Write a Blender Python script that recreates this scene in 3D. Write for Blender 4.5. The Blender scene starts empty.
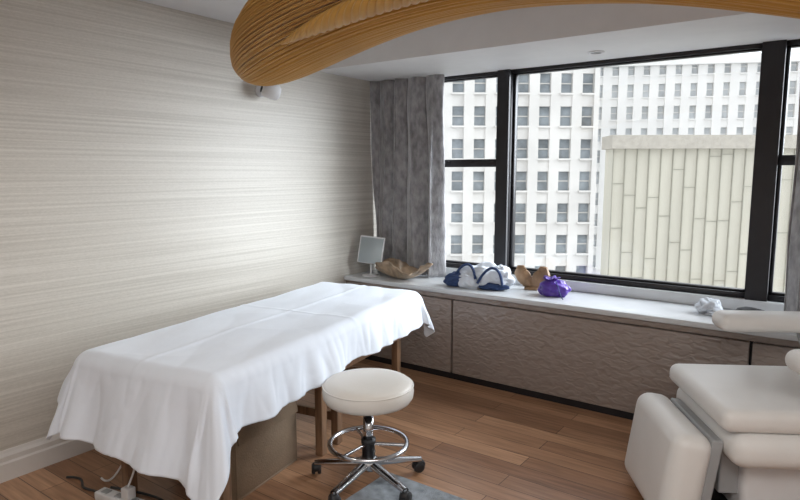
import bpy, bmesh, math, random
from mathutils import Vector, Matrix, noise, Euler
random.seed(7)
S=bpy.context.scene
S.view_settings.view_transform='Standard'
S.view_settings.look='None'
rad=math.radians
# ---------------------------------------------------------------- materials
def newmat(name):
    m=bpy.data.materials.new(name); m.use_nodes=True
    nt=m.node_tree; b=nt.nodes['Principled BSDF']
    return m,nt,b
def N(nt,t,**kw):
    n=nt.nodes.new(t)
    for k,v in kw.items(): setattr(n,k,v)
    return n
def mat(name,col,rough=.5,metal=0,var=.08,nscale=8,bump=0,bscale=40,stretch=(1,1,1),sheen=0,coat=0,spec=None):
    m,nt,b=newmat(name)
    tc=N(nt,'ShaderNodeTexCoord'); mp=N(nt,'ShaderNodeMapping'); mp.inputs['Scale'].default_value=stretch
    nt.links.new(tc.outputs['Object'],mp.inputs[0])
    nz=N(nt,'ShaderNodeTexNoise'); nz.inputs['Scale'].default_value=nscale; nz.inputs['Detail'].default_value=4
    nt.links.new(mp.outputs[0],nz.inputs['Vector'])
    cr=N(nt,'ShaderNodeValToRGB')
    cr.color_ramp.elements[0].position=.3; cr.color_ramp.elements[1].position=.7
    cr.color_ramp.elements[0].color=tuple(max(0,c*(1-var)) for c in col)+(1,)
    cr.color_ramp.elements[1].color=tuple(min(1,c*(1+var)) for c in col)+(1,)
    nt.links.new(nz.outputs['Fac'],cr.inputs[0]); nt.links.new(cr.outputs[0],b.inputs['Base Color'])
    b.inputs['Roughness'].default_value=rough; b.inputs['Metallic'].default_value=metal
    if sheen: b.inputs['Sheen Weight'].default_value=sheen
    if coat: b.inputs['Coat Weight'].default_value=coat
    if spec is not None: b.inputs['Specular IOR Level'].default_value=spec
    if bump:
        n2=N(nt,'ShaderNodeTexNoise'); n2.inputs['Scale'].default_value=bscale; n2.inputs['Detail'].default_value=3
        nt.links.new(mp.outputs[0],n2.inputs['Vector'])
        bp=N(nt,'ShaderNodeBump'); bp.inputs['Strength'].default_value=bump; bp.inputs['Distance'].default_value=.01
        nt.links.new(n2.outputs['Fac'],bp.inputs['Height']); nt.links.new(bp.outputs[0],b.inputs['Normal'])
    return m

def m_wallpaper():
    m,nt,b=newmat('wallpaper_strie')
    tc=N(nt,'ShaderNodeTexCoord')
    def nz(mul,det=3):
        mp=N(nt,'ShaderNodeMapping'); mp.inputs['Scale'].default_value=mul
        nt.links.new(tc.outputs['Object'],mp.inputs[0])
        n=N(nt,'ShaderNodeTexNoise'); n.inputs['Scale'].default_value=1; n.inputs['Detail'].default_value=det
        nt.links.new(mp.outputs[0],n.inputs['Vector']); return n
    a=nz((.6,.6,80),1); f=nz((70,70,220),2); g=nz((.3,.3,7),2)
    r=N(nt,'ShaderNodeValToRGB'); e=r.color_ramp.elements
    e[0].position=.36; e[0].color=(.48,.445,.39,1); e[1].position=.68; e[1].color=(.61,.575,.515,1)
    ad=N(nt,'ShaderNodeMath',operation='MULTIPLY_ADD'); ad.inputs[1].default_value=.35
    nt.links.new(f.outputs['Fac'],ad.inputs[0])
    sb=N(nt,'ShaderNodeMath',operation='MULTIPLY_ADD'); sb.inputs[1].default_value=.12
    nt.links.new(g.outputs['Fac'],sb.inputs[0])
    sc=N(nt,'ShaderNodeMath',operation='MULTIPLY_ADD'); sc.inputs[1].default_value=.75; sc.inputs[2].default_value=-.1
    nt.links.new(a.outputs['Fac'],sc.inputs[0])
    nt.links.new(sc.outputs[0],sb.inputs[2]); nt.links.new(sb.outputs[0],ad.inputs[2])
    nt.links.new(ad.outputs[0],r.inputs[0]); nt.links.new(r.outputs[0],b.inputs['Base Color'])
    b.inputs['Roughness'].default_value=.42
    bp=N(nt,'ShaderNodeBump'); bp.inputs['Strength'].default_value=.2; bp.inputs['Distance'].default_value=.004
    nt.links.new(ad.outputs[0],bp.inputs['Height']); nt.links.new(bp.outputs[0],b.inputs['Normal'])
    return m
def m_floor():
    m,nt,b=newmat('oak_planks')
    tc=N(nt,'ShaderNodeTexCoord')
    br=N(nt,'ShaderNodeTexBrick'); br.offset=.37; br.offset_frequency=2
    br.inputs['Scale'].default_value=1; br.inputs['Brick Width'].default_value=1.3; br.inputs['Row Height'].default_value=.125
    br.inputs['Mortar Size'].default_value=.002; br.inputs['Mortar Smooth'].default_value=.1; br.inputs['Bias'].default_value=0
    br.inputs['Color1'].default_value=(.27,.14,.078,1); br.inputs['Color2'].default_value=(.50,.295,.175,1); br.inputs['Mortar'].default_value=(.08,.04,.022,1)
    nt.links.new(tc.outputs['Object'],br.inputs['Vector'])
    mp=N(nt,'ShaderNodeMapping'); mp.inputs['Scale'].default_value=(1.5,22,1)
    nt.links.new(tc.outputs['Object'],mp.inputs[0])
    nz=N(nt,'ShaderNodeTexNoise'); nz.inputs['Scale'].default_value=2; nz.inputs['Detail'].default_value=6; nz.inputs['Distortion'].default_value=.6
    nt.links.new(mp.outputs[0],nz.inputs['Vector'])
    r=N(nt,'ShaderNodeValToRGB'); e=r.color_ramp.elements; e[0].position=.3; e[0].color=(.68,.64,.6,1); e[1].position=.7; e[1].color=(1.15,1.12,1.1,1)
    nt.links.new(nz.outputs['Fac'],r.inputs[0])
    mx=N(nt,'ShaderNodeMixRGB',blend_type='MULTIPLY'); mx.inputs[0].default_value=1
    nt.links.new(br.outputs['Color'],mx.inputs[1]); nt.links.new(r.outputs[0],mx.inputs[2])
    nt.links.new(mx.outputs[0],b.inputs['Base Color'])
    b.inputs['Roughness'].default_value=.30
    bp=N(nt,'ShaderNodeBump'); bp.inputs['Strength'].default_value=.2; bp.inputs['Distance'].default_value=.003
    nt.links.new(nz.outputs['Fac'],bp.inputs['Height']); nt.links.new(bp.outputs[0],b.inputs['Normal'])
    return m
def m_leatherpanel():
    m,nt,b=newmat('embossed_taupe_panel')
    tc=N(nt,'ShaderNodeTexCoord'); mp=N(nt,'ShaderNodeMapping'); mp.inputs['Scale'].default_value=(12,12,24)
    nt.links.new(tc.outputs['Object'],mp.inputs[0])
    v=N(nt,'ShaderNodeTexNoise'); v.inputs['Scale'].default_value=1.5; v.inputs['Distortion'].default_value=.8; v.inputs['Detail'].default_value=.6
    nt.links.new(mp.outputs[0],v.inputs['Vector'])
    r=N(nt,'ShaderNodeValToRGB'); e=r.color_ramp.elements; e[0].position=.3; e[1].position=.7; e[0].color=(.30,.245,.215,1); e[1].color=(.335,.28,.25,1)
    nt.links.new(v.outputs['Fac'],r.inputs[0]); nt.links.new(r.outputs[0],b.inputs['Base Color'])
    b.inputs['Roughness'].default_value=.32
    bp=N(nt,'ShaderNodeBump'); bp.inputs['Strength'].default_value=.75; bp.inputs['Distance'].default_value=.014
    nt.links.new(v.outputs['Fac'],bp.inputs['Height']); nt.links.new(bp.outputs[0],b.inputs['Normal'])
    return m
def m_glass():
    m=bpy.data.materials.new('window_glass'); m.use_nodes=True; nt=m.node_tree; nt.nodes.clear()
    o=N(nt,'ShaderNodeOutputMaterial'); t=N(nt,'ShaderNodeBsdfTransparent'); g=N(nt,'ShaderNodeBsdfGlossy'); g.inputs['Roughness'].default_value=.02
    mx=N(nt,'ShaderNodeMixShader'); mx.inputs[0].default_value=.05
    nt.links.new(t.outputs[0],mx.inputs[1]); nt.links.new(g.outputs[0],mx.inputs[2]); nt.links.new(mx.outputs[0],o.inputs[0])
    return m
WALLP=m_wallpaper(); FLOOR=m_floor(); PANEL=m_leatherpanel(); GLASS=m_glass()
WHITE=mat('white_paint',(.78,.78,.78),.6,var=.02,bump=.05,bscale=200)
CEIL=mat('ceiling_paint',(.74,.74,.75),.7,var=.02)
TRIM=mat('trim_paint',(.66,.63,.60),.4,var=.03)
FRAME=mat('dark_bronze_frame',(.022,.021,.024),.4,metal=.3,var=.1)
STONE=mat('ledge_stone',(.66,.68,.70),.22,var=.06,nscale=5)
SHEET=mat('white_cotton',(.75,.80,.88),.85,var=.02,nscale=3,bump=.2,bscale=9,stretch=(1.6,.7,1),sheen=.2)
VEL=mat('grey_velvet',(.29,.285,.295),.5,var=.38,nscale=26,bump=.5,bscale=50,stretch=(1,1,.5),sheen=.8)
WOOD=mat('walnut_wood',(.24,.14,.08),.45,var=.3,nscale=6,stretch=(8,8,1))
BOXM=mat('brown_cardboard',(.22,.155,.10),.8,var=.15,bump=.3,bscale=120)
DARK=mat('dark_fabric',(.05,.045,.045),.8,var=.3,bump=.4,bscale=60)
VINYL=mat('white_vinyl',(.79,.78,.76),.38,var=.02,bump=.08,bscale=90)
SEAT=mat('cream_vinyl',(.76,.73,.68),.4,var=.02,bump=.05,bscale=90)
CHROME=mat('chrome',(.62,.63,.65),.16,metal=1,var=.03)
BLACK=mat('black_rubber',(.015,.015,.017),.5,var=.2)
GREYP=mat('grey_plastic',(.35,.36,.37),.45,var=.05)
GOLD=mat('golden_pleated_fabric',(.58,.33,.075),.5,var=.06,nscale=3,sheen=.3,spec=.35)
RUG=mat('blue_grey_rug',(.38,.42,.46),.95,var=.3,nscale=20,bump=.9,bscale=220)
NAVY=mat('navy_canvas',(.02,.045,.13),.7,var=.2,bump=.3,bscale=80)
CANV=mat('pale_canvas',(.66,.70,.76),.8,var=.12,nscale=12,bump=.3,bscale=40)
PURP=mat('purple_satin',(.085,.035,.30),.4,var=.3,nscale=10,bump=.3,bscale=30)
SHELL=mat('tan_carved_wood',(.28,.17,.09),.45,var=.35,nscale=14,bump=.4,bscale=30)
SHELLB=mat('shell_bowl_tan',(.30,.22,.15),.35,var=.45,nscale=16,bump=.3,bscale=40)
CABLE=mat('cable_black',(.03,.03,.03),.5)
WPL=mat('white_plastic',(.75,.75,.76),.35,var=.02)
FAC=mat('limestone_facade',(.58,.56,.53),.9,var=.08,nscale=.3)
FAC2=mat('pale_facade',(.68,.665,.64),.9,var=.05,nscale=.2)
GLD=mat('facade_glazing',(.24,.27,.29),.5,var=.4,nscale=.6)
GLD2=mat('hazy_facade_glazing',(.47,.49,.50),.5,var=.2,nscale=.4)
COPPER=mat('patina_metal',(.46,.435,.36),.7,var=.08,nscale=1.2,stretch=(1,1,.2))
COPD=mat('patina_seam',(.28,.27,.22),.8,var=.1)
COPING=mat('coping_stone',(.38,.35,.30),.9,var=.1)
STREET=mat('street_asphalt',(.3,.3,.3),.9)

# ---------------------------------------------------------------- mesh helpers
def empty(name,loc=(0,0,0),rot=(0,0,0)):
    e=bpy.data.objects.new(name,None); S.collection.objects.link(e); e.location=loc; e.rotation_euler=rot; e.empty_display_size=.1
    return e
def obj(name,bm,m,parent=None,loc=(0,0,0),rot=(0,0,0),smooth=False,bevel=0,seg=3,sub=0,solid=0):
    me=bpy.data.meshes.new(name); bmesh.ops.recalc_face_normals(bm,faces=bm.faces); bm.to_mesh(me); bm.free()
    o=bpy.data.objects.new(name,me); S.collection.objects.link(o)
    for mm in (m if isinstance(m,(list,tuple)) else [m]): me.materials.append(mm)
    o.location=loc; o.rotation_euler=rot
    if parent: o.parent=parent
    if solid:
        s=o.modifiers.new('s','SOLIDIFY'); s.thickness=solid; s.offset=0
    if bevel:
        b=o.modifiers.new('b','BEVEL'); b.width=bevel; b.segments=seg; b.limit_method='ANGLE'; b.angle_limit=rad(40)
    if sub:
        s=o.modifiers.new('u','SUBSURF'); s.levels=sub; s.render_levels=sub
    if smooth or bevel or sub:
        for p in me.polygons: p.use_smooth=True
    return o
def addbox(bm,x0,x1,y0,y1,z0,z1,mi=0):
    vs=[bm.verts.new((x,y,z)) for x in (x0,x1) for y in (y0,y1) for z in (z0,z1)]
    for q in ((0,1,3,2),(4,6,7,5),(0,4,5,1),(2,3,7,6),(0,2,6,4),(1,5,7,3)):
        f=bm.faces.new([vs[i] for i in q]); f.material_index=mi
def box(name,x0,x1,y0,y1,z0,z1,m,parent=None,bevel=0,seg=3,**k):
    bm=bmesh.new(); addbox(bm,x0,x1,y0,y1,z0,z1); return obj(name,bm,m,parent,bevel=bevel,seg=seg,**k)
def cbox(name,c,d,m,parent=None,bevel=0,rot=(0,0,0),seg=3,sub=0):
    bm=bmesh.new(); addbox(bm,-d[0]/2,d[0]/2,-d[1]/2,d[1]/2,-d[2]/2,d[2]/2); return obj(name,bm,m,parent,loc=c,rot=rot,bevel=bevel,seg=seg,sub=sub)
def lathe(name,prof,m,parent=None,loc=(0,0,0),rot=(0,0,0),n=48,fn=None):
    bm=bmesh.new(); rings=[]
    for r,z in prof:
        ring=[]
        for i in range(n):
            a=2*math.pi*i/n; p=Vector((r*math.cos(a),r*math.sin(a),z))
            if fn: p=fn(p,a)
            ring.append(bm.verts.new(p))
        rings.append(ring)
    for a,b in zip(rings,rings[1:]):
        for i in range(n): bm.faces.new((a[i],a[(i+1)%n],b[(i+1)%n],b[i]))
    if prof[0][0]>1e-4: bm.faces.new(rings[0])
    if prof[-1][0]>1e-4: bm.faces.new(rings[-1])
    bmesh.ops.remove_doubles(bm,verts=bm.verts,dist=1e-5)
    return obj(name,bm,m,parent,loc,rot,smooth=True)
def tube(name,pts,r,m,parent=None,cyc=False,kind='POLY',loc=(0,0,0),rot=(0,0,0)):
    cu=bpy.data.curves.new(name,'CURVE'); cu.dimensions='3D'; cu.bevel_depth=r; cu.bevel_resolution=5; cu.use_fill_caps=True; cu.resolution_u=8
    sp=cu.splines.new(kind); sp.points.add(len(pts)-1)
    for q,p in zip(sp.points,pts): q.co=(*p,1)
    if kind=='NURBS': sp.order_u=4; sp.use_endpoint_u=not cyc
    sp.use_cyclic_u=cyc
    o=bpy.data.objects.new(name,cu); S.collection.objects.link(o); cu.materials.append(m); o.location=loc; o.rotation_euler=rot
    dg=bpy.context.evaluated_depsgraph_get(); me=bpy.data.meshes.new_from_object(o.evaluated_get(dg))
    for p in me.polygons: p.use_smooth=True
    bpy.data.objects.remove(o); o=bpy.data.objects.new(name,me); S.collection.objects.link(o); o.location=loc; o.rotation_euler=rot
    if parent: o.parent=parent
    return o
def grid(bm,nu,nv,f,mi=0,closeu=False):
    V=[[bm.verts.new(f(i/(nu if closeu else nu-1),j/(nv-1))) for j in range(nv)] for i in range(nu)]
    for i in range(nu if closeu else nu-1):
        for j in range(nv-1):
            k=(i+1)%nu
            fc=bm.faces.new((V[i][j],V[k][j],V[k][j+1],V[i][j+1])); fc.material_index=mi
    return V
def ns(*a): return noise.noise(Vector(a))

# ---------------------------------------------------------------- room constants
XL,XR,YB,YW,ZC=-3.35,2.3,-1.6,4.35,2.52
ZS=2.315
box('floor',XL-.12,XR+.12,YB-.12,YW+.2,-.1,0,FLOOR)
box('ceiling',XL-.12,XR+.12,YB-.12,YW+.2,ZC,ZC+.1,CEIL)
box('wall_left',XL-.12,XL,YB-.12,YW+.2,0,ZC,WALLP)
box('wall_right',XR,XR+.12,YB-.12,YW+.2,0,ZC,WHITE)
box('wall_front',XL,XR,YB-.12,YB,0,ZC,WHITE)
WX0,WX1,WZ0,WZ1=-3.22,1.1,.76,2.33
bm=bmesh.new()
addbox(bm,XL,XR,YW,YW+.2,0,WZ0); addbox(bm,XL,XR,YW,YW+.2,WZ1,ZC); addbox(bm,XL,WX0,YW,YW+.2,WZ0,WZ1); addbox(bm,WX1,XR,YW,YW+.2,WZ0,WZ1)
obj('wall_back',bm,WHITE)
box('ceiling_bulkhead',XL,XR,3.50,YW,ZS,ZC,WHITE)
def baseboard(name,x,y0,y1,s):
    prof=[(0,0),(.022,0),(.022,.09),(.016,.10),(.016,.125),(.008,.14),(.004,.155),(0,.155)]
    bm=bmesh.new()
    A=[bm.verts.new((x+s*p[0],y0,p[1])) for p in prof]; B=[bm.verts.new((x+s*p[0],y1,p[1])) for p in prof]
    for i in range(len(prof)): j=(i+1)%len(prof); bm.faces.new((A[i],A[j],B[j],B[i]))
    bm.faces.new(A); bm.faces.new(B)
    return obj(name,bm,TRIM)
baseboard('baseboard_left',XL,YB,3.84,1)
baseboard('baseboard_right',XR,YB,3.84,-1)
# ---------------------------------------------------------------- window
def window(name,x0,x1,rail=None):
    e=empty(name)
    y0,y1=YW-.01,YW+.07; w=.055
    z0,z1=WZ0,WZ1
    bm=bmesh.new()
    addbox(bm,x0,x0+w,y0,y1,z0,z1); addbox(bm,x1-w,x1,y0,y1,z0,z1)
    addbox(bm,x0+w,x1-w,y0,y1,z0,z0+.035); addbox(bm,x0+w,x1-w,y0,y1,z1-.04,z1)
    s=.02
    addbox(bm,x0+w,x0+w+s,y0+.03,y1,z0+.035,z1-.04); addbox(bm,x1-w-s,x1-w,y0+.03,y1,z0+.035,z1-.04)
    addbox(bm,x0+w+s,x1-w-s,y0+.03,y1,z0+.035,z0+.05); addbox(bm,x0+w+s,x1-w-s,y0+.03,y1,z1-.05,z1-.04)
    if rail:
        addbox(bm,x0+w,x1-w,y0-.01,y1-.01,rail-.03,rail+.03)
        addbox(bm,(x0+x1)/2-.05,(x0+x1)/2+.05,y0-.03,y0-.01,rail,rail+.02)
    obj('frame',bm,FRAME,e,bevel=.003,seg=1)
    box('glass_pane',x0+w,x1-w,y0+.05,y0+.054,z0+.035,z1-.04,GLASS,e)
window('window_1',WX0,-2.165,1.62)
window('window_2',-2.165,-.405)
window('window_3',-.405,WX1,1.62)
box('trim_1',-2.215,-2.115,YW-.04,YW+.08,WZ0,WZ1,FRAME)
box('trim_2',-.47,-.35,YW-.04,YW+.08,WZ0,WZ1,FRAME)
box('window_sill',XL,XR,YW-.05,YW,.69,WZ0,STONE,bevel=.004)
# ---------------------------------------------------------------- built in cabinet
e=empty('window_ledge_cabinet')
box('ledge_top',XL,XR,3.81,YW,.655,.69,STONE,e,bevel=.006)
box('carcass',XL,XR,3.87,YW,.0,.655,FRAME,e)
box('top_rail',XL,XR,3.838,3.87,.615,.655,PANEL,e,bevel=.002)
xs=[XL,-2.31,-.37,XR]
for i in range(3):
    box('panel_%d'%(i+1),xs[i]+.008,xs[i+1]-.008,3.836,3.87,.05,.607,PANEL,e,bevel=.004)
box('toe_kick',XL,XR,3.85,3.87,0,.045,FRAME,e)
# ---------------------------------------------------------------- curtains
def curtain(name,x0,x1,yc,z0,z1,folds,seed):
    bm=bmesh.new()
    def f(u,v):
        z=z0+(z1-z0)*v
        ph=u*folds*2*math.pi+3.0*ns(u*2.5,v*.5,seed)+1.0*ns(u*8,v*1.5,seed+3)
        amp=.042*(1+.7*ns(u*5,v*.8,seed+7))*(1.1-.3*v)
        return (x0+(x1-x0)*u+.014*math.sin(2*ph)+.015*ns(u*4,v*3,seed), yc+amp*math.sin(ph)+.014*ns(u*14,v*5,seed+1), z)
    grid(bm,260,60,f)
    return obj(name,bm,VEL,smooth=True,solid=.004)
curtain('curtain',-3.33,-2.63,4.20,.695,ZS-.002,4.5,1.3)
curtain('curtain',-.27,.45,4.20,.695,ZS-.002,5,4.7)
# ---------------------------------------------------------------- pendant lamp
e=empty('pleated_pendant_lamp')
LC,LH=-1.14,1.30
def zbot(s): return 2.165-.25*abs(s)**2-(.06 if s>0 else 0)*abs(s)**1.3
def lampf(u,v):
    s=math.sin((v-.5)*math.pi); th=u*2*math.pi
    env=max(0,1-abs(s)**7)**.5
    zb=zbot(s); zt=2.48-.10*abs(s)**2.5
    mid=(zb+zt)/2-.08*abs(s)**6; hz=(zt-zb)/2*env; hy=(.32+.02*s*s)*env
    tw=th*36+1.5*ns(s*1.5,math.cos(th)*.9,math.sin(th)*.9)+s*5*math.sin(th)
    # rounded ridges with sharp valleys: gathered cloth
    c1=abs(math.sin(tw)); c2=abs(math.sin(tw*1.63+2.2*ns(s*2.4,th,3)))
    am=1+.7*ns(s*2.2,math.cos(th)*4,math.sin(th)*4)
    pl=1+(.075*am*(c1**.6-.7)+.035*(c2**.6-.7)+.03*ns(s*2,math.cos(th)*2,math.sin(th)*2))*(.5+.5*env)
    return (LC+LH*s*(1-.045*math.sin(th)), 2.12+hy*pl*math.cos(th), mid+hz*pl*math.sin(th))
bm=bmesh.new(); grid(bm,1600,130,lampf,closeu=True); bmesh.ops.remove_doubles(bm,verts=bm.verts,dist=1e-5)
obj('pleated_shade',bm,GOLD,e,smooth=True)
def rimf(u,v):
    s=-.66+1.32*v; th=u*2*math.pi
    r=.034*(1-abs(s/.66)**4)+.003
    pl=1+.20*abs(math.sin(th*3+s*100))
    return (LC+LH*s, 1.89+r*1.5*pl*math.cos(th), zbot(s)+.035+r*pl*math.sin(th))
bm=bmesh.new(); grid(bm,64,900,rimf,closeu=True); obj('gathered_rim',bm,GOLD,e,smooth=True)
for x in (-1.9,-.4): tube('suspension_wire',[(x,2.12,2.40),(x,2.12,ZC)],.003,CHROME,e)
lathe('ceiling_canopy',[(0,ZC-.03),(.07,ZC-.028),(.075,ZC)],WPL,e,loc=(-1.05,2.12,0))
# ---------------------------------------------------------------- wall speaker
e=empty('wall_speaker',(XL,2.96,2.11))
lathe('wall_plate',[(0,0),(.045,0),(.045,.012),(0,.014)],WPL,e,rot=(0,rad(90),0))
tube('arm',[(.01,0,0),(.06,0,0),(.09,0,-.01)],.012,WPL,e)
lathe('body',[(0,-.06),(.035,-.06),(.052,-.045),(.055,0),(.05,.05),(.03,.065),(0,.068)],WPL,e,loc=(.11,0,-.01),rot=(rad(75),0,rad(-30)))
lathe('grille',[(0,0.066),(.03,0.062),(.028,.07),(0,.073)],BLACK,e,loc=(.11,0,-.01),rot=(rad(75),0,rad(-30)))
# ---------------------------------------------------------------- massage table
BL,BW=1.94,.75
bx,by,brot=-2.55,2.38,rad(10)
e=empty('massage_table',(bx,by,0),(0,0,brot))
cbox('mattress',(0,0,.675),(BW,BL,.11),VINYL,e,bevel=.035,seg=4)
cbox('deck',(0,0,.60),(BW-.04,BL-.04,.035),WOOD,e,bevel=.004)
for sx in (-1,1):
    cbox('side_rail',(sx*(BW/2-.05),0,.515),(.03,BL-.1,.16),WOOD,e,bevel=.004)
for sy in (-1,1):
    cbox('end_rail',(0,sy*(BL/2-.06),.545),(BW-.1,.03,.10),WOOD,e,bevel=.004)
for sx in (-1,1):
    for yy in (-BL/2+.12,-.08,.08,BL/2-.12):
        cbox('leg',(sx*(BW/2-.08),yy,.255),(.045,.055,.51),WOOD,e,bevel=.005)
for yy in (.08,BL/2-.12): cbox('stretcher',(0,yy,.16),(BW-.2,.025,.05),WOOD,e,bevel=.004)
# sheet
bm=bmesh.new()
oR,oL,oN,oF=.255,.24,.46,.24
hx,hy=BW/2-.01,BL/2-.01
TOP=.742
def sheetf(u,v):
    X=-hx-oL+u*(2*hx+oL+oR); Y=-hy-oN+v*(2*hy+oN+oF)
    cx=min(max(X,-hx),hx); cy=min(max(Y,-hy),hy)
    ex,ey=X-cx,Y-cy
    if ey<0: ey*=.74+.28*u
    if ex>0: ex*=1+.12*max(0,-Y)
    d=math.hypot(ex,ey)
    z=TOP+.010*ns(X*2.4,Y*1.4,2)+.004*ns(X*7,Y*3,5)
    z+=.011*abs(ns(X*3.4+Y*1.6,Y*1.3-X*1.1,8))-.010*abs(ns(X*2-Y*2.2,Y*1.2+X*1.6,12))
    z+=.003*math.exp(-((Y-.1)/.015)**2)+.004*math.exp(-((X+.02)/.015)**2)
    if d<1e-6: return (X,Y,z)
    nx,ny=ex/d,ey/d
    r=.06
    if d<r*1.5708: off=r*math.sin(d/r); dr=r*(1-math.cos(d/r))
    else: off=r+(d-r*1.5708)*.13; dr=r+(d-r*1.5708)
    ang=math.atan2(ny,nx)
    p=cx*(1 if ny<=0 else -1)+cy*(1 if nx>=0 else -1)+ang*.35
    w=math.sin(p*13+3.0*ns(p*1.7,.3,1))*.5+math.sin(p*27+5*ns(p*2.1,.9,4))*.4+ns(p*9,d*3,3)*.5
    corner=abs(nx*ny)*2
    off+=dr*(.10+.12*corner)*w*min(1,dr/.14)+dr*.06*(1+corner*2)+(.12*dr*max(0,-ny))
    off+=.012*abs(ns(p*14,d*5+p*4,6))*min(1,dr/.1)
    dr+= .02*ns(p*1.7,dr,9)*min(1,dr/.1)
    return (cx+nx*off,cy+ny*off,z-dr)
grid(bm,170,300,sheetf)
o=obj('bed_sheet',bm,SHEET,None,loc=(bx,by,0),rot=(0,0,brot),smooth=True,solid=.003)
# open carton under bed
e=empty('cardboard_box',(bx+.13,by-.42,0),(0,0,brot))
bm=bmesh.new()
addbox(bm,-.16,.16,-.24,.24,0,.01); addbox(bm,.15,.16,-.24,.24,.01,.38); addbox(bm,-.16,-.15,-.24,.24,.01,.38)
addbox(bm,-.15,.15,-.24,-.23,.01,.38); addbox(bm,-.15,.15,.23,.24,.01,.38); obj('carton',bm,BOXM,e,bevel=.002,seg=1)
cbox('flap',(.166,0,.33),(.006,.47,.10),BOXM,e,rot=(0,rad(-8),0),bevel=.001)
cbox('packed_linen',(0,0,.2),(.28,.44,.36),DARK,e,bevel=.04)
e=empty('storage_bin',(bx-.20,by-.35,0),(0,0,brot))
cbox('bin',(0,0,.15),(.26,.42,.30),DARK,e,bevel=.02)
cbox('bin_lid',(0,0,.315),(.28,.44,.03),GREYP,e,bevel=.01)
# power strip + cables
e=empty('power_strip',(-2.66,1.42,0),(0,0,rad(10)))
cbox('housing',(0,0,.02),(.28,.06,.04),WPL,e,bevel=.006)
for i in range(3): cbox('outlet',(-.09+.09*i,0,.042),(.04,.035,.004),GREYP,e,bevel=.002)
cbox('plug_adapter',(.06,0,.07),(.05,.045,.055),WPL,e,bevel=.005)
tube('cable_loop',[(.14,0,.02),(.22,.02,.008),(.24,.07,.008),(.15,.12,.008),(-.05,.1,.008),(-.1,.03,.045)],.006,CABLE,e,kind='NURBS')
tube('cable_run',[(-.14,0,.02),(-.2,.03,.007),(-.3,-.02,.007),(-.36,.1,.007),(-.45,.05,.007)],.006,CABLE,e,kind='NURBS')
tube('cable_white',[(.06,0,.1),(.08,.05,.2),(.0,.09,.25),(-.1,.1,.12),(-.18,.08,.01),(-.28,.12,.007)],.005,WPL,e,kind='NURBS')
# ---------------------------------------------------------------- stool
e=empty('rolling_stool',(-1.84,2.265,0.008)); e.scale=(1.07,1.07,1.0)
lathe('seat_cushion',[(0,.42),(.17,.42),(.197,.428),(.208,.447),(.211,.475),(.206,.507),(.19,.521),(.15,.527),(0,.53)],SEAT,e,n=64)
lathe('seat_pan',[(0,.40),(.12,.40),(.13,.42),(0,.42)],BLACK,e)
tube('seat_piping',[(.2085*math.cos(a),.2085*math.sin(a),.503) for a in [i*math.pi/24 for i in range(48)]],.003,SEAT,e,cyc=True)
lathe('gas_column',[(0,.2),(.024,.2),(.024,.34),(.016,.34),(.016,.41),(0,.41)],CHROME,e)
lathe('lower_column',[(0,.08),(.03,.08),(.03,.2),(.034,.2),(.034,.225),(0,.225)],BLACK,e)
lathe('base_hub',[(0,.07),(.045,.07),(.05,.085),(.05,.115),(.035,.13),(0,.13)],CHROME,e)
tube('foot_ring',[(.18*math.cos(a),.18*math.sin(a),.20) for a in [i*math.pi/24 for i in range(48)]],.012,CHROME,e,cyc=True)
for i in range(3):
    a=i*2*math.pi/3+.5
    tube('ring_spoke',[(.03*math.cos(a),.03*math.sin(a),.2),(.18*math.cos(a),.18*math.sin(a),.2)],.008,CHROME,e)
for i in range(5):
    a=i*2*math.pi/5+rad(-86); c,s_=math.cos(a),math.sin(a)
    bm=bmesh.new()
    def lf(u,v,c=c,s_=s_):
        th=u*2*math.pi; d=.03+.235*v; w=.027-.008*v; h=.02-.007*v; z=.10-.035*v
        lx=w*math.cos(th); return (d*c-lx*s_,d*s_+lx*c,z+h*math.sin(th))
    grid(bm,16,10,lf,closeu=True); obj('leg_%d'%(i+1),bm,CHROME,e,smooth=True)
    tube('caster_stem',[(.262*c,.262*s_,.045),(.262*c,.262*s_,.075)],.009,CHROME,e)
    t=a+1.1+i
    for sd in (-.014,.014):
        lathe('caster_wheel',[(0,-.009),(.022,-.009),(.027,-.005),(.027,.005),(.022,.009),(0,.009)],BLACK,e,
              loc=(.262*c-math.sin(t)*sd+.008*math.cos(t),.262*s_+math.cos(t)*sd+.008*math.sin(t),.027),rot=(rad(90),0,t),n=24)
    lathe('caster_hood',[(0,-.02),(.018,-.02),(.024,-.014),(.024,.014),(.018,.02),(0,.02)],BLACK,e,loc=(.262*c,.262*s_,.04),rot=(rad(90),0,t),n=24)
# ---------------------------------------------------------------- rug
bm=bmesh.new()
addbox(bm,-1.82,-.75,.9,2.40,0,.008); obj('area_rug',bm,RUG,bevel=.003)
# ---------------------------------------------------------------- treatment chair
e=empty('treatment_chair',(-.475,2.965,0),(0,0,rad(211.3)))
def cushion(name,c,d,rot=(0,0,0),m=VINYL,b=.04):
    return cbox(name,c,d,m,e,bevel=b,rot=rot,seg=6)
cushion('seat_cushion',(-.27,0,.550),(.60,.66,.10),b=.042)
cushion('seat_body',(-.29,0,.425),(.56,.70,.15),b=.065)
def seam(pts): tube('seam_piping',pts,.004,VINYL,e,cyc=True)
seam([(.025,-.30,.53),(.025,.30,.53),(-.54,.325,.53),(-.54,-.325,.53)])
cushion('footrest_pad',(.14,0,.245),(.17,.58,.44),rot=(0,rad(-8),0),b=.065)
cushion('footrest_panel',(.035,0,.27),(.05,.5,.34),rot=(0,rad(-8),0),m=GREYP,b=.01)
cushion('backrest',(-.72,0,.80),(.14,.60,.70),rot=(0,rad(-28),0),b=.06)
cushion('headrest',(-.95,0,1.2),(.11,.34,.22),rot=(0,rad(-28),0),b=.05)
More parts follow.
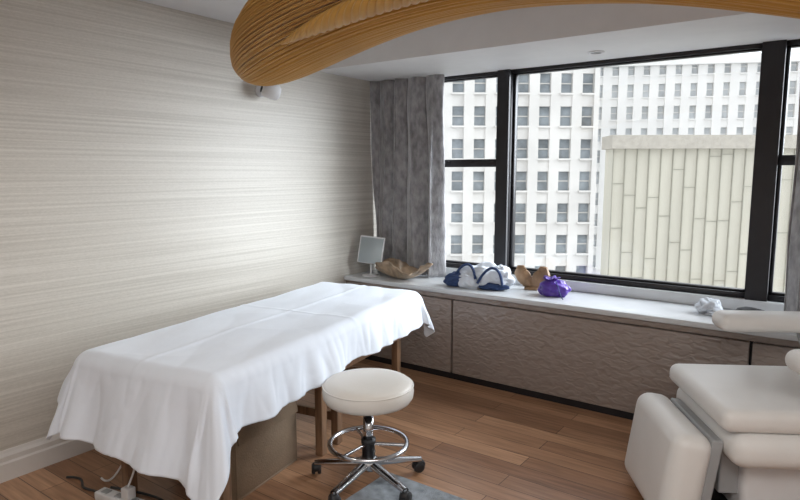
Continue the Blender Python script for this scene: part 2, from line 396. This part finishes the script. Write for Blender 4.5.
for sy in (-1,1):
    cushion('armrest_pad',(-.46,sy*.36 if sy>0 else -.33,.815),(.54,.16,.09),b=.044)
    tube('armrest_bracket',[(-.62,sy*.35,.45),(-.66,sy*.36,.62),(-.6,sy*.34,.77)],.018,GREYP,e)
box('pedestal',-.48,-.12,-.2,.2,.07,.35,WPL,e,bevel=.03)
box('actuator_housing',-.14,-.04,-.16,.16,.16,.35,GREYP,e,bevel=.01)
box('base_plate',-.72,-.02,-.28,.28,.0,.07,BLACK,e,bevel=.02)
tube('foot_pedal_bar',[(-.05,.24,.05),(.05,.26,.05),(.06,.30,.06)],.01,CHROME,e)
# ---------------------------------------------------------------- ledge items
ZL=.69
e=empty('tabletop_mirror',(-3.17,3.95,ZL),(0,0,rad(28)))
lathe('base',[(0,0),(.07,0),(.072,.008),(.02,.014),(0,.016)],WPL,e)
tube('stand',[(0,0,.01),(0,.02,.12)],.008,WPL,e)
cbox('mirror_back',(0,.015,.215),(.21,.016,.23),WPL,e,bevel=.007,rot=(rad(-14),rad(6),0))
cbox('mirror_face',(0,.0055,.213),(.19,.003,.21),mat('frosted_mirror',(.36,.41,.43),.35,metal=.3,var=.02),e,bevel=.001,rot=(rad(-14),rad(6),0))
e=empty('decorative_shell_bowl',(-2.87,3.97,ZL))
bm=bmesh.new()
def bowl(u,v):
    a=u*2*math.pi; r=v
    sc=1+.16*math.sin(a*5+.6)*v+.08*math.sin(a*11)*v
    R=.235*r*sc
    return (R*math.cos(a),R*.55*math.sin(a),.008+.10*r**2.2+.04*v**3*math.sin(a*3+1)+.004*math.sin(a*22)*v)
grid(bm,120,14,bowl,closeu=True); bmesh.ops.remove_doubles(bm,verts=bm.verts,dist=1e-5); obj('bowl',bm,SHELLB,e,smooth=True,solid=.008)
e=empty('tote_bag',(-2.18,4.03,ZL),(0,0,rad(8)))
def blob(name,c,d,m,parent,seed,amp=.2,n=64,fr=2.0,flat=True):
    bm=bmesh.new(); bmesh.ops.create_icosphere(bm,subdivisions=5,radius=1)
    for v in bm.verts:
        p=v.co.copy(); k=1+amp*ns(p.x*fr+seed,p.y*fr,p.z*fr)+amp*.2*ns(p.x*fr*2.5,p.y*fr*2.5+seed,p.z*fr*2.5)
        q=p*k; q=Vector((q.x*d[0],q.y*d[1],q.z*d[2]))
        if flat and q.z<-d[2]*.75: q.z=-d[2]*.75
        v.co=q
    return obj(name,bm,m,parent,loc=(c[0],c[1],c[2]+d[2]*.75),smooth=True)
blob('bag_body',(0.04,0,0),(.20,.10,.10),CANV,e,1.2,.35)
blob('bag_navy_panel',(-.16,-.03,0),(.11,.08,.06),NAVY,e,4.1,.3)
blob('bag_base',(.10,-.05,0),(.13,.06,.035),NAVY,e,8.1,.3)
blob('bag_opening',(.17,.0,.02),(.07,.07,.085),CANV,e,5.1,.4)
blob('bag_pale_flap',(-.07,-.07,.0),(.08,.05,.07),CANV,e,6.6,.4)
tube('bag_handle',[(-.2,-.06,.03),(-.17,-.06,.12),(-.1,-.06,.2),(-.03,-.07,.17),(.0,-.11,.08)],.010,NAVY,e,kind='NURBS')
tube('bag_handle.001',[(.02,-.12,.05),(.06,-.10,.14),(.14,-.08,.2),(.19,-.08,.12),(.2,-.09,.04)],.010,NAVY,e,kind='NURBS')
# carved wings
e=empty('carved_wood_sculpture',(-1.83,4.17,ZL),(0,0,rad(10)))
def horn(name,sgn):
    pts=[(.005,.0,.012),(.03,0,.05),(.06,0,.09),(.085,0,.12),(.09,0,.145),(.07,0,.160),(.045,0,.150)]
    rr=[.022,.045,.055,.048,.034,.02,.004]
    bm=bmesh.new()
    def f(u,v):
        t=v*(len(pts)-1); i=min(int(t),len(pts)-2); k=t-i
        p=Vector(pts[i]).lerp(Vector(pts[i+1]),k); r=rr[i]*(1-k)+rr[i+1]*k
        d=(Vector(pts[i+1])-Vector(pts[i])).normalized(); n1=Vector((d.z,0,-d.x)); a=u*2*math.pi
        q=p+n1*r*math.cos(a)*(1+.08*math.sin(a*6))+Vector((0,r*.4*math.sin(a),0))
        return (sgn*q.x,q.y,max(q.z,.002))
    grid(bm,32,40,f,closeu=True); obj(name,bm,SHELL,e,smooth=True)
horn('wing_left',-1); horn('wing_right',1)
cbox('foot',(0,0,.01),(.10,.06,.02),SHELL,e,bevel=.006)
e=empty('purple_pouch',(-1.62,4.05,ZL))
blob('pouch_body',(0,0,0),(.115,.08,.065),PURP,e,3.3,.25)
lathe('gathered_neck',[(.055,.0),(.035,.02),(.04,.03),(.055,.042),(.045,.04),(.0,.02)],PURP,e,loc=(-.01,0,.085),n=60,
      fn=lambda p,a:Vector((p.x*(1+.15*math.sin(a*9)),p.y*(1+.15*math.sin(a*9)),p.z+.006*math.sin(a*5))))
tube('drawstring',[(.03,-.03,.11),(.07,-.08,.1),(.09,-.1,.02),(.12,-.11,.005)],.003,NAVY,e,kind='NURBS')
e=empty('glasses_case',(-.40,4.12,ZL),(0,0,rad(-15)))
blob('case_shell',(0,0,0),(.10,.05,.035),BLACK,e,9.3,.1)
e=empty('folded_cloth',(-.63,4.10,ZL),(0,0,rad(20)))
blob('cloth_heap',(0,0,0),(.07,.07,.05),CANV,e,2.3,.4,fr=2)
blob('cloth_fold',(.04,-.06,0),(.07,.05,.02),CANV,e,6.3,.4,fr=2)
# ---------------------------------------------------------------- downlights
def downlight(name,x,y,z,power):
    e=empty(name,(x,y,z))
    lathe('ring',[(.035,0),(.05,0),(.052,-.006),(.035,-.008),(.035,0)],WPL,e)
    lathe('lens',[(0,-.003),(.034,-.003),(.034,-.001),(0,-.001)],GREYP,e)
    if power:
        l=bpy.data.lights.new(name+'_fill_spot','SPOT'); l.energy=power; l.spot_size=rad(130); l.spot_blend=.9; l.shadow_soft_size=.1; l.color=(1,.94,.85)
        o=bpy.data.objects.new('fill_spot',l); S.collection.objects.link(o); o.parent=e; o.location=(0,0,-.03)
downlight('recessed_downlight',-1.37,4.03,ZS,0)
downlight('recessed_downlight',-2.35,1.2,ZC,17)  # unseen fixture, added to brighten the interior
downlight('recessed_downlight',.8,.8,ZC,15)  # second added fixture out of view, also interior fill
l=bpy.data.lights.new('interior_fill_light','AREA'); l.shape='RECTANGLE'; l.size=2.4; l.size_y=1.6; l.energy=62; l.color=(1,.98,.95)  # area light added under the ceiling as room fill, no real panel there
o=bpy.data.objects.new('interior_fill_light',l); S.collection.objects.link(o); o.location=(.3,0,ZC-.03)
l=bpy.data.lights.new('daylight_sun','SUN'); l.energy=14; l.angle=rad(60); l.color=(.87,.94,1)
o=bpy.data.objects.new('daylight_sun',l); S.collection.objects.link(o); o.location=(3,9,6)
o.rotation_euler=Vector((-.68,-.62,-.38)).to_track_quat('-Z','Y').to_euler()
# ---------------------------------------------------------------- outside
def facade(name,origin,ang,width,z0,z1,dx,dz,ww,wh,m,g,depth=12,inset=.5):
    e=empty(name,origin,(0,0,ang))
    bm=bmesh.new(); addbox(bm,0,width,inset,depth,z0,z1,1)
    nx=int(width/dx); nz=int((z1-z0)/dz)
    for i in range(nx+1):
        a=i*dx-(dx-ww)/2; addbox(bm,max(0,a),min(width,a+dx-ww),-.12 if i%3==0 else 0,inset,z0,z1,0)
    for j in range(nz+1):
        b=z0+j*dz; addbox(bm,0,width,.06,inset,b,min(z1+.5,b+dz-wh),0)
        for i in range(nx):
            xa,xb=i*dx+(dx-ww)/2,i*dx+(dx+ww)/2
            addbox(bm,xa,xb,inset-.12,inset-.04,b+dz-wh/2-.06,b+dz-wh/2+.06,0)
            addbox(bm,xa-.08,xb+.08,-.15,.1,b+dz-wh-.18,b+dz-wh,0)
    addbox(bm,-.4,width+.4,-.5,depth,z1,z1+1.2,0)
    addbox(bm,-.05,0,0,depth,z0,z1,0); addbox(bm,width,width+.05,0,depth,z0,z1,0)
    obj('facade',bm,[m,g],e)
facade('office_building',(-46.0,42.0,0),rad(38),32.25,-40,26,2.15,3.2,1.15,1.9,FAC,GLD,depth=14)
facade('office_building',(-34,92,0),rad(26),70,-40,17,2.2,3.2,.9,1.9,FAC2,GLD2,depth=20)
e=empty('copper_clad_wall',(-5.85,19.1,0),(0,0,rad(34)))
bm=bmesh.new(); addbox(bm,0,12,0,.8,-40,2.25,0)
P=.36
for i in range(int(12/P)+1): addbox(bm,i*P-.012,i*P+.012,-.04,0,-40,2.25,1)
random.seed(3)
for i in range(int(12/P)):
    z=-8+random.random()*2
    while z<2.1:
        addbox(bm,i*P,i*P+P,-.02,0,z,z+.02,1); z+=1.3+random.random()
addbox(bm,-.1,12.2,-.2,.9,2.25,2.65,2)
obj('cladding',bm,[COPPER,COPD,COPING],e)
box('street_ground',-150,150,6,200,-41,-40,STREET)
w=bpy.data.worlds.new('sky'); S.world=w; w.use_nodes=True
bg=w.node_tree.nodes['Background']; bg.inputs[0].default_value=(.90,.95,1,1); bg.inputs[1].default_value=1.75
# ---------------------------------------------------------------- camera
cam=bpy.data.cameras.new('camera'); co=bpy.data.objects.new('camera',cam); S.collection.objects.link(co)
cam.sensor_width=36; cam.lens=613/800*36; co.location=(0,0,1.55); co.rotation_euler=(rad(90-7.25),0,rad(36)); cam.clip_end=500; cam.clip_start=.05
S.camera=co
